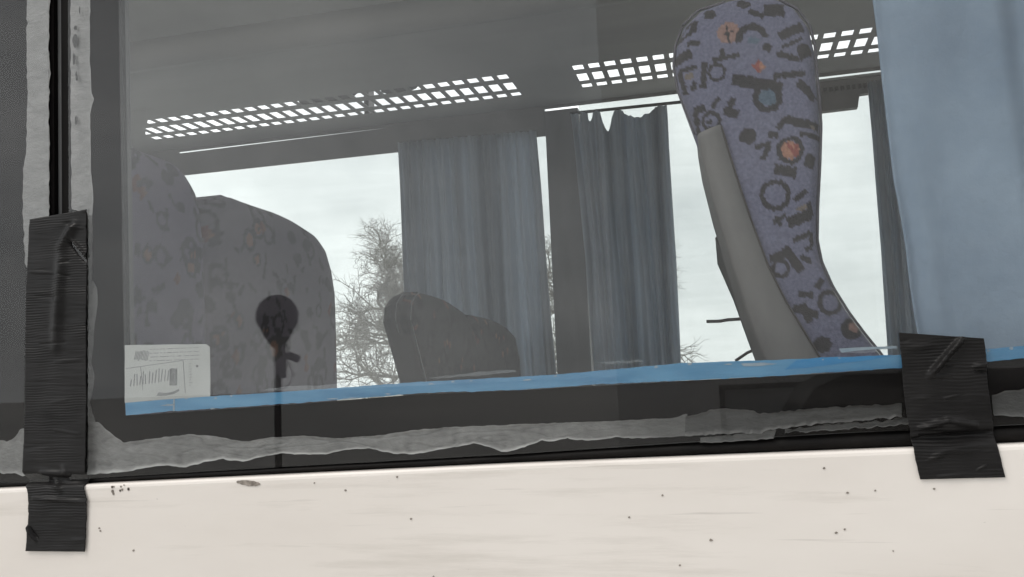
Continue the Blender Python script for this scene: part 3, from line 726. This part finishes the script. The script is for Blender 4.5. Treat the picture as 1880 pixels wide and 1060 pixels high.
front_seat('small dark seat by the far wall, half hidden behind the piped seat', XB,
    [(868, 760), (864, 640), (866, 590), (876, 577)],
    [(966, 760), (961, 660), (953, 622), (937, 602), (907, 583), (876, 577)], .075, 1.32, (.05, .046, .048), 14, ymax=2.3)

# ------------------------------------------------------------------ tape, notice, blue strip
def tape(name, left, right, label, creases, seed, nv=150, nu=44, prof=None):
    gw = random.Random(seed*7); creases = list(creases)
    for k in range(16):
        u0, v0 = gw.random(), gw.random(); l = lerp_poly(left, v0); r = lerp_poly(right, v0); x0 = l[0]+(r[0]-l[0])*u0; y0 = l[1]+(r[1]-l[1])*u0
        ln = gw.uniform(14, 46); creases.append((x0-ln/2, y0+gw.uniform(-5, 5), x0+ln/2, y0+gw.uniform(-5, 5), gw.uniform(1.6, 3.6), gw.choice((1, 1, -1))*gw.uniform(.0004, .0012)))
    V, Fc = [], []
    for j in range(nv+1):
        v = j/nv; l = lerp_poly(left, v); r = lerp_poly(right, v)
        for i in range(nu+1):
            u = i/nu; px = l[0]+(r[0]-l[0])*u; py = l[1]+(r[1]-l[1])*u
            off = prof(px, py) if prof else 0
            off += .0007*noise.noise((px*.03, py*.025, seed)) + .00035*noise.noise((px*.02, py*.25, seed+4))
            for (x0, y0, x1, y1, w, h) in creases:
                vx, vy = x1-x0, y1-y0; l2 = vx*vx+vy*vy; t = max(0, min(1, ((px-x0)*vx+(py-y0)*vy)/l2))
                dd = math.hypot(px-x0-vx*t, py-y0-vy*t); off += 1.5*h*math.exp(-(dd/w)**2)*math.sin(math.pi*(.15+.7*t))
            y = -.0012 - max(off, -.009 if prof else -.0006)
            q = P(px, py, Y=0); V.append((q.x, y, q.z))
    for j in range(nv):
        for i in range(nu): Fc.append((j*(nu+1)+i, (j+1)*(nu+1)+i, (j+1)*(nu+1)+i+1, j*(nu+1)+i+1))
    o = mesh(name, V, Fc, MT['tape'], None, True)
    md = o.modifiers.new('thickness', 'SOLIDIFY'); md.thickness = .0005; md.offset = 1
    return tag(o, label, 'tape', 'black tape patches holding the window')
def profL(px, py):      # sinks into the channel below the pane, then stands proud on the panel
    return float(np.interp(py, [866, 875, 882, 887, 892, 900], [0, -.0035, -.0078, -.004, .0042, .0048]))
def profR(px, py):
    yb_ = 797-(px-1660)*.045; a = max(0, 1-abs((py-yb_-10)/20)); f = .0042*max(0, min(1, (py-yb_-12)/14))
    return -.004*a + f
tape('tape_strip', jag([(56, 403), (51, 500), (48, 620), (47, 760), (43, 868), (46, 880), (57, 898), (60, 915), (60, 950), (57, 980), (55, 1010)], 1.2, 8, 1),
     jag([(161, 385), (161, 500), (160, 640), (160, 760), (158, 868), (159, 885), (162, 900), (167, 916), (166, 950), (165, 985), (163, 1011)], 1.2, 8, 2),
     'long black tape strip down the pillar onto the cream panel',
     [(140, 412, 116, 455, 7, .004), (116, 455, 104, 640, 9, .0032), (128, 440, 158, 480, 3, -.0035), (131, 437, 160, 470, 3, .0022), (62, 985, 72, 975, 0.1, 0), (58, 966, 74, 990, 2.6, .004), (62, 968, 76, 988, 2.2, -.003),
      (90, 880, 150, 886, 4, .003), (80, 868, 125, 872, 5, .0025), (118, 858, 128, 876, 4, .002), (70, 913, 165, 920, 3, .0022), (100, 880, 118, 900, 4, .0025)], 3, nv=330, nu=60, prof=profL)
tape('tape_patch', jag([(1650, 611), (1654, 660), (1658, 710), (1664, 760), (1671, 795), (1676, 830), (1682, 858), (1687, 879)], 1.2, 7, 5),
     jag([(1806, 621), (1810, 660), (1813, 710), (1820, 760), (1825, 792), (1829, 825), (1836, 852), (1842, 875)], 1.2, 7, 6),
     'wide slanted black tape patch over the right bottom window edge',
     [(1766, 622, 1740, 650, 5, .0042), (1740, 650, 1708, 688, 5, .0045), (1790, 672, 1816, 668, 4, .003), (1790, 682, 1816, 684, 3, -.002), (1690, 786, 1740, 772, 5, .003), (1740, 772, 1790, 780, 5, .0026), (1670, 640, 1712, 634, 6, .001), (1690, 800, 1820, 792, 4, -.003), (1700, 835, 1800, 812, 9, .0015)], 9, nv=220, nu=90, prof=profR)

# blue strip stuck inside along the lower edge of the glass
YBL = .0058
topb = [(230, 740), (320, 732), (420, 726), (520, 720), (640, 711), (760, 702), (860, 697), (950, 692), (1020, 688), (1120, 679), (1250, 667), (1360, 663), (1455, 660), (1560, 655), (1650, 652), (1812, 641), (1960, 628), PR(Vector((.60, .0058, 1.687)))]
botb = [(230, 763), (320, 755), (420, 749), (520, 742), (640, 733), (760, 723), (860, 719), (950, 716), (1100, 706), (1250, 699), (1400, 692), (1520, 684), (1650, 676), (1812, 664), (1960, 652), PR(Vector((.60, .0058, 1.665)))]
bt = thing('blue_tape', 'worn blue tape strip along the bottom edge of the glass', 'tape')
pslab('strip', jag(topb, 1.0, 9, 3) + list(reversed(jag(botb, 1.6, 7, 8))), YBL, .0006, MT['blue'], bt)
pslab('fresh_patch', jag([(1462, 662), (1500, 657), (1560, 655), (1640, 652), (1600, 661), (1540, 668), (1480, 676), (1440, 679)], .8, 6, 3, True), YBL-.0003, .00025, MT['bluedeep'], bt)
g = random.Random(3)
for k in range(40):
    u = g.random(); x, y = lerp_poly(topb, u); x2, y2 = lerp_poly(botb, u)
    if g.random() < .62: yy = y+g.uniform(1, 4); rx, ry = g.uniform(1.5, 5), g.uniform(.8, 2.6)
    else: yy = y+(y2-y)*g.random(); rx, ry = g.uniform(3, 18), g.uniform(.6, 1.6)
    pts = jag([(x+rx*math.cos(t), yy+ry*math.sin(t)-.06*rx*math.cos(t)) for t in np.linspace(0, 2*math.pi, 9)[:-1]], 1.2, 3, k, True, .3)
    pslab('torn_spot', pts, YBL-.00035, .0003, MT['flake'], bt)
for pts in ([(1360, 668), (1400, 666), (1428, 668), (1400, 672), (1366, 673)], [(318, 733), (321, 733), (320, 755), (317, 755)], [(1540, 640), (1600, 637), (1646, 636), (1646, 640), (1590, 642), (1545, 648)]):
    pslab('torn_spot', jag(pts, .8, 5, 5, True), YBL-.00035, .0003, MT['flake'], bt)
# dried smears of film just above the strip
MT['smear'] = plain('film_smear', (.42, .46, .50), (.52, .56, .6), .5, 40)
nt_ = MT['smear'].node_tree; out_ = [n for n in nt_.nodes if n.type == 'OUTPUT_MATERIAL'][0]; src = out_.inputs[0].links[0].from_socket
trn = nt_.nodes.new('ShaderNodeBsdfTransparent'); mxs = nt_.nodes.new('ShaderNodeMixShader')
tcx = nt_.nodes.new('ShaderNodeTexNoise'); tcx.inputs['Scale'].default_value = 60; rp = nt_.nodes.new('ShaderNodeValToRGB'); rp.color_ramp.elements[0].position = .35; rp.color_ramp.elements[1].position = .75; rp.color_ramp.elements[1].color = (.34, .34, .34, 1)
nt_.links.new(tcx.outputs[0], rp.inputs[0]); nt_.links.new(rp.outputs[0], mxs.inputs[0])
nt_.links.new(trn.outputs[0], mxs.inputs[1]); nt_.links.new(src, mxs.inputs[2]); nt_.links.new(mxs.outputs[0], out_.inputs[0])
for pts in ([(478, 717), (520, 710), (580, 708), (650, 703), (735, 700), (735, 704), (650, 709), (580, 716), (520, 718)], [(775, 694), (830, 689), (880, 683), (945, 679), (948, 683), (880, 690), (820, 694)],
            [(1090, 668), (1130, 663), (1180, 661), (1180, 665), (1130, 668)], [(1536, 648), (1580, 640), (1645, 633), (1648, 640), (1590, 649)]):
    pslab('film_smear', jag(pts, 2, 5, 8, True), YBL+.0002, .0004, MT['smear'], bt)

notice = thing('paper_notice', 'white paper notice with faint print in the lower left corner of the glass', 'notice')
pslab('sheet', jag([(229, 634), (300, 633), (378, 632), (385, 637), (386, 700), (386, 728), (310, 733), (229, 740)], .5, 12, 2, True), YBL-.0001, .0008, MT['paper'], notice)
YN = YBL-.0003
def ink(pts, m='ink'): return pslab('print', pts, YN, .00018, MT[m], notice)
def dash(x0, y0, x1, y1, w, m='ink'):
    dx, dy = x1-x0, y1-y0; l = math.hypot(dx, dy); nx, ny = -dy/l*w/2, dx/l*w/2
    ink([(x0+nx, y0+ny), (x1+nx, y1+ny), (x1-nx, y1-ny), (x0-nx, y0-ny)], m)
g = random.Random(5)
for k in range(10):                 # slanted hatch of short strokes at the top
    x = 246+k*2.6; dash(x, 663-g.uniform(0, 3), x+4, 643+g.uniform(0, 3), 1.0)
for r in range(4):
    for k in range(15):
        x = 275+k*6.2+g.uniform(-1, 1); y = 642+r*7-k*.25
        if x < 365: dash(x, y, x+g.uniform(2.5, 5), y-.3, 1.1)
dash(231, 677, 336, 662, .9); dash(336, 662, 340, 722, .9); dash(258, 674, 262, 716, .8)
for k in range(16):
    x = 240+k*5.6+g.uniform(-1, 1); h = g.uniform(8, 26); y = 710-k*.9
    dash(x, y, x+g.uniform(-2, 3), y-h, g.uniform(.9, 2.0))
for k in range(6): dash(312+k*2.4, 708, 312+k*2.4, 676+g.uniform(0, 4), 1.6)
for k in range(9): dash(347, 668+k*5, 347+g.uniform(3, 7), 667.5+k*5, 1)
ink([(359, 672), (361, 670), (364, 671), (364, 674), (361, 675)], 'ink2')
ink(jag([(287, 727), (291, 720), (304, 722), (318, 719), (328, 714), (329, 718), (318, 724), (304, 727)], .8, 4, 3, True))

# grime on the panel below the gasket
for k, (cx_, cy_, rx, ry) in enumerate([(455, 887, 22, 5), (463, 889, 12, 4)]):
    pts = jag([(cx_+rx*math.cos(t), cy_+ry*math.sin(t)+.12*rx*math.cos(t)) for t in np.linspace(0, 2*math.pi, 13)[:-1]], 1.6, 3, k, True, .2)
    pslab('dirt_smear', pts, -.0046-.0002*k, .0005, MT['smudge'], coach)
g = random.Random(12)
for k in range(14):
    cx_, cy_ = 205+g.uniform(0, 32), 893+g.uniform(-3, 14)
    r_ = g.uniform(.8, 2.4)
    pslab('dirt_speck', [(cx_+r_*math.cos(t)*g.uniform(.7, 1.3), cy_+r_*1.3*math.sin(t)) for t in np.linspace(0, 2*math.pi, 7)[:-1]], -.0045, .0004, MT['smudge'], coach)
for x, y, r_ in ((729, 876, 2), (634, 901, 2), (577, 887, 1.6), (755, 953, 2.2), (1216, 910, 2.2), (1155, 950, 2), (1305, 992, 3.2), (1248, 1038, 1.8), (1513, 860, 2.4), (1556, 905, 2.4), (1607, 901, 2), (1715, 898, 2.2), (1535, 978, 2.6), (1551, 972, 2), (245, 1011, 1.8), (1640, 1012, 1.8), (796, 1059, 2), (182, 970, 1.8), (184, 975, 1.8)):
    pslab('dirt_speck', [(x+r_*math.cos(t)*g.uniform(.6, 1.4), y+r_*math.sin(t)*g.uniform(.6, 1.2)) for t in np.linspace(0, 2*math.pi, 8)[:-1]], -.0045, .0004, MT['smudge'], coach)

# ------------------------------------------------------------------ bare trees beyond the coach
def tree(px, ytop, Y, seed, label, spread=1.0):
    g = random.Random(seed); b0 = P(px, 700, Y=Y); top = P(px, ytop, Y=Y).z
    t = thing('bare_tree', label, 'tree', group='bare trees beyond the coach')
    V, Fc = [], []; VT, FT = [], []
    def seg(a, b, ra, rb, VV, FF):
        dd = (b-a).normalized(); x = dd.orthogonal().normalized(); y = dd.cross(x); k = len(VV); n = 5 if ra > .05 else 3
        for p, r_ in ((a, ra), (b, rb)):
            for i in range(n): VV.append(p+(x*math.cos(i*2*math.pi/n)+y*math.sin(i*2*math.pi/n))*r_)
        for i in range(n): FF.append((k+i, k+(i+1) % n, k+n+(i+1) % n, k+n+i))
    def grow(p, dd, ln, r_, lev):
        n = 4; q = p
        for i in range(n):
            dd = (dd + Vector((g.uniform(-1, 1), g.uniform(-1, 1), g.uniform(-.9, .75)))*(.24+.05*lev)).normalized()
            nq = q+dd*ln/n; seg(q, nq, r_*(1-.12*i), r_*(1-.12*(i+1)), V if lev else VT, Fc if lev else FT); q = nq
            if lev < 6 and (i > 0 or lev > 2):
                for _ in range(1 if lev < 2 else g.choice((1, 2, 2) if lev > 3 else (1, 1, 2))):
                    nd = (dd + Vector((g.uniform(-1, 1), g.uniform(-1, 1), g.uniform(-.35, .75)))*1.05*spread).normalized()
                    grow(q, nd, ln*g.uniform(.5, .74), max(.0065, r_*.52), lev+1 if lev else 1)
    H = top
    grow(Vector((b0.x, Y, 0)), Vector((0, 0, 1)), H*.42, H*.026, 0)
    for k in range(15):
        an = k*2.4+g.random()*.6; hh = .10+.42*k/15
        grow(Vector((b0.x, Y, H*hh)), Vector((math.cos(an), math.sin(an), .15+.7*k/15)).normalized(), H*(.30-.10*k/15)*g.uniform(.85, 1.15), H*.008, 3)
    mesh('trunk', VT, FT, MT['bark'], t); mesh('crown', V, Fc, MT['bark'], t)
    return t
tree(762, 345, 30, 5, 'bare winter tree with tangled twigs beside the wide curtain')
tree(1096, 330, 33, 9, 'bare winter tree mostly hidden behind the curtain right of the pillar')

# ------------------------------------------------------------------ what the glass mirrors: behind the photographer
def mir(px, py, Y): 
    p = P(px, py, Y=Y); return Vector((p.x, -p.y, p.z))
YM = 1.45
mic = thing('microphone_stand', 'black foam headed microphone on a thin stand, mirrored in the glass', 'microphone stand')
c = mir(507, 580, YM); rr = (P(542, 580, Y=YM)-P(473, 580, Y=YM)).length/2
V, Fc = [], []
prof = [(0, 1.02)] + [(math.cos(a), math.sin(a)*1.02) for a in np.linspace(math.pi*.45, -math.pi*.22, 12)] + [(.62, -1.0), (.42, -1.3), (.30, -1.5), (0, -1.52)]
for r_, z_ in prof:
    for k in range(24): V.append((c.x+rr*r_*math.cos(k*math.pi/12), c.y+rr*r_*math.sin(k*math.pi/12), c.z+rr*z_))
for i in range(len(prof)-1):
    for k in range(24): Fc.append((i*24+k, i*24+(k+1) % 24, (i+1)*24+(k+1) % 24, (i+1)*24+k))
mesh('foam_head', V, Fc, MT['foam'], mic, True)
pt = mir(508, 630, YM)
tube('pole', [(pt.x, pt.y, pt.z+.01), (pt.x, pt.y, .03)], .0105, MT['blackmetal'], mic, 12)
tube('clamp', [mir(512, 626, YM), mir(512, 662, YM)], .017, MT['blackmetal'], mic, 10)
tube('clamp_block', [mir(517, 655, YM), mir(517, 694, YM)], .012, MT['blackmetal'], mic, 8)
tube('knob', [mir(518, 648, YM), mir(527, 652, YM), mir(528, 652, YM), mir(546, 660, YM)], .01, MT['blackmetal'], mic, 10, rr=[.004, .004, .011, .011])
tube('cable', [mir(x, y, YM) for x, y in ((524, 632), (529, 640), (524, 655), (532, 672), (537, 688), (532, 702), (522, 712), (512, 716))], .0014, MT['blackmetal'], mic, 6)
for k in range(3):
    an = k*2.1+.4; tube('leg', [(pt.x, pt.y, .12), (pt.x+.3*math.cos(an), pt.y+.3*math.sin(an), .012)], .009, MT['blackmetal'], mic, 8)

car = thing('parked_car', 'black parked car mirrored in the lower right of the glass', 'car')
Y0 = 6.0
a_, b_ = mir(1255, 760, Y0), mir(2150, 760, Y0)
x0, x1 = a_.x, b_.x; Lc = x1-x0; yc = -Y0
side = [(0, .35), (0, .80), (.05, .98), (.20, 1.04), (.30, 1.50), (.36, 1.58), (.74, 1.58), (.86, 1.10), (.98, .98), (1, .7), (1, .35)]
slab('car_body', [(x0+u*Lc, 0, z) for u, z in side], yc-1.7, yc, MT['carpaint'], car, bevel=.04)
slab('side_glass', [(x0+u*Lc, 0, z) for u, z in ((.30, 1.08), (.345, 1.46), (.73, 1.48), (.82, 1.08))], yc+.001, yc+.012, MT['carglass'], car)
for u in (.2, .8):
    cxw = x0+u*Lc
    for nm, r_, yy, m in (('wheel', .33, .02, 'tyre'),):
        V = [(cxw+r_*math.cos(k*math.pi/12), yc+yy-q, .33+r_*math.sin(k*math.pi/12)) for q in (0, .2) for k in range(24)]
        Fc = [tuple(range(24)), tuple(range(47, 23, -1))] + [(k, 24+k, 24+(k+1) % 24, (k+1) % 24) for k in range(24)]
        w_ = mesh('wheel', V, Fc, MT['tyre'], car)
        V = [(cxw+.2*math.cos(k*math.pi/12), yc+.03-q, .33+.2*math.sin(k*math.pi/12)) for q in (0, .02) for k in range(24)]
        mesh('hub', V, Fc, MT['hub'], w_)
bld = thing('office_building', 'pale grey rendered building mirrored in the right half of the glass', 'building')
bx0 = mir(1133, 700, 9).x; bx1 = bx0+16
WX = [(bx0+1.1+k*2.3, bx0+2.3+k*2.3) for k in range(6)]; WZ = [(.5, 1.5)]
def cuts(a, b, segs):
    out = [a]
    for p, q in segs: out += [p, q]
    return out+[b]
gx, gz = cuts(bx0, bx1, WX), cuts(0, 9.6, WZ)
L_ = []
for i in range(len(gx)-1):
    for j in range(len(gz)-1):
        if not (i % 2 and j % 2): L_.append(((gx[i], -9.3, gz[j]), (gx[i+1], -9.0, gz[j+1])))
boxes('wall', L_, MT['render'], bld); box('wall', (bx0, -16, 0), (bx0+.3, -9.301, 9.6), MT['render'], bld); box('roof', (bx0-.1, -16, 9.601), (bx1+.1, -8.9, 9.8), MT['bin'], bld)
for a0, a1 in WX:
    for c0, c1 in WZ:
        wn = box('window', (a0, -9.2, c0), (a1, -9.16, c1), MT['office_glass'], bld)
        boxes('window_frame', [((a0, -9.155, c0), (a0+.06, -9.12, c1)), ((a1-.06, -9.155, c0), (a1, -9.12, c1)), ((a0+.061, -9.155, c0), (a1-.061, -9.12, c0+.06)), ((a0+.061, -9.155, c1-.06), (a1-.061, -9.12, c1))], MT['bin'], wn)

# ------------------------------------------------------------------ ground, sky, sun
n = 24; V, Fc = [], []
for i in range(n+1):
    for j in range(n+1): V.append(((i/n-.5)*2400, (j/n-.5)*2400, 0))
for i in range(n):
    for j in range(n): Fc.append((i*(n+1)+j, (i+1)*(n+1)+j, (i+1)*(n+1)+j+1, i*(n+1)+j+1))
gr_ = mesh('ground', V, Fc, MT['ground']); gr_['kind'] = 'structure'

w = bpy.data.worlds.new('World'); scn.world = w; w.use_nodes = True
N, L = w.node_tree.nodes, w.node_tree.links; N.clear()
o = N.new('ShaderNodeOutputWorld'); bg = N.new('ShaderNodeBackground'); bg.inputs[1].default_value = .1
sky = N.new('ShaderNodeTexSky'); sky.sky_type = 'NISHITA'; sky.sun_disc = False
SE, SR = math.radians(58), math.radians(227)
sky.sun_elevation = SE; sky.sun_rotation = SR; sky.dust_density = 3
tc = N.new('ShaderNodeTexCoord'); mp = N.new('ShaderNodeMapping'); mp.inputs['Scale'].default_value = (1, 1, 1.5); L.new(tc.outputs['Generated'], mp.inputs[0])
nz = N.new('ShaderNodeTexNoise'); nz.inputs['Scale'].default_value = 3.1; nz.inputs['Detail'].default_value = 6; nz.inputs['Roughness'].default_value = .55; L.new(mp.outputs[0], nz.inputs['Vector'])
rm = N.new('ShaderNodeValToRGB'); rm.color_ramp.elements[0].position = .32; rm.color_ramp.elements[0].color = (.58, .605, .62, 1); rm.color_ramp.elements[1].position = .7; rm.color_ramp.elements[1].color = (1.06, 1.07, 1.07, 1)
L.new(nz.outputs['Fac'], rm.inputs[0])
sx = N.new('ShaderNodeSeparateXYZ'); L.new(tc.outputs['Generated'], sx.inputs[0])
gy = N.new('ShaderNodeMapRange'); gy.inputs[1].default_value = -1; gy.inputs[2].default_value = .6; gy.inputs[3].default_value = 10.2; gy.inputs[4].default_value = 20.8; L.new(sx.outputs[1], gy.inputs[0])
sd = N.new('ShaderNodeVectorMath'); sd.operation = 'DOT_PRODUCT'; sd.inputs[1].default_value = Vector((-.66, -.74, .12)).normalized(); L.new(tc.outputs['Generated'], sd.inputs[0])
s1 = N.new('ShaderNodeMath'); s1.operation = 'MAXIMUM'; s1.inputs[1].default_value = 0; L.new(sd.outputs['Value'], s1.inputs[0])
s2 = N.new('ShaderNodeMath'); s2.operation = 'POWER'; s2.inputs[1].default_value = 6; L.new(s1.outputs[0], s2.inputs[0])
s3 = N.new('ShaderNodeMath'); s3.operation = 'MULTIPLY_ADD'; s3.inputs[1].default_value = 13.0; L.new(s2.outputs[0], s3.inputs[0]); L.new(gy.outputs[0], s3.inputs[2])
cl = N.new('ShaderNodeVectorMath'); cl.operation = 'SCALE'; L.new(s3.outputs[0], cl.inputs['Scale']); L.new(rm.outputs[0], cl.inputs[0])
mx = N.new('ShaderNodeMix'); mx.data_type = 'RGBA'; mx.inputs[0].default_value = .9
L.new(sky.outputs[0], mx.inputs[6]); L.new(cl.outputs[0], mx.inputs[7])
L.new(mx.outputs[2], bg.inputs[0]); L.new(bg.outputs[0], o.inputs[0])
sl = bpy.data.lights.new('sun', 'SUN'); sl.energy = 1.5; sl.angle = math.radians(25); sl.color = (1, .95, .88)
so = bpy.data.objects.new('sun', sl); COL.objects.link(so)
dirv = Vector((math.sin(SR)*math.cos(SE), math.cos(SR)*math.cos(SE), math.sin(SE)))
so.rotation_euler = dirv.to_track_quat('Z', 'Y').to_euler()
scn.view_settings.view_transform = 'Standard'; scn.view_settings.look = 'None'
scn.view_settings.exposure = 0; scn.view_settings.gamma = 1
scn.cycles.max_bounces = 10; scn.cycles.transparent_max_bounces = 16
scn.cycles.use_denoising = True
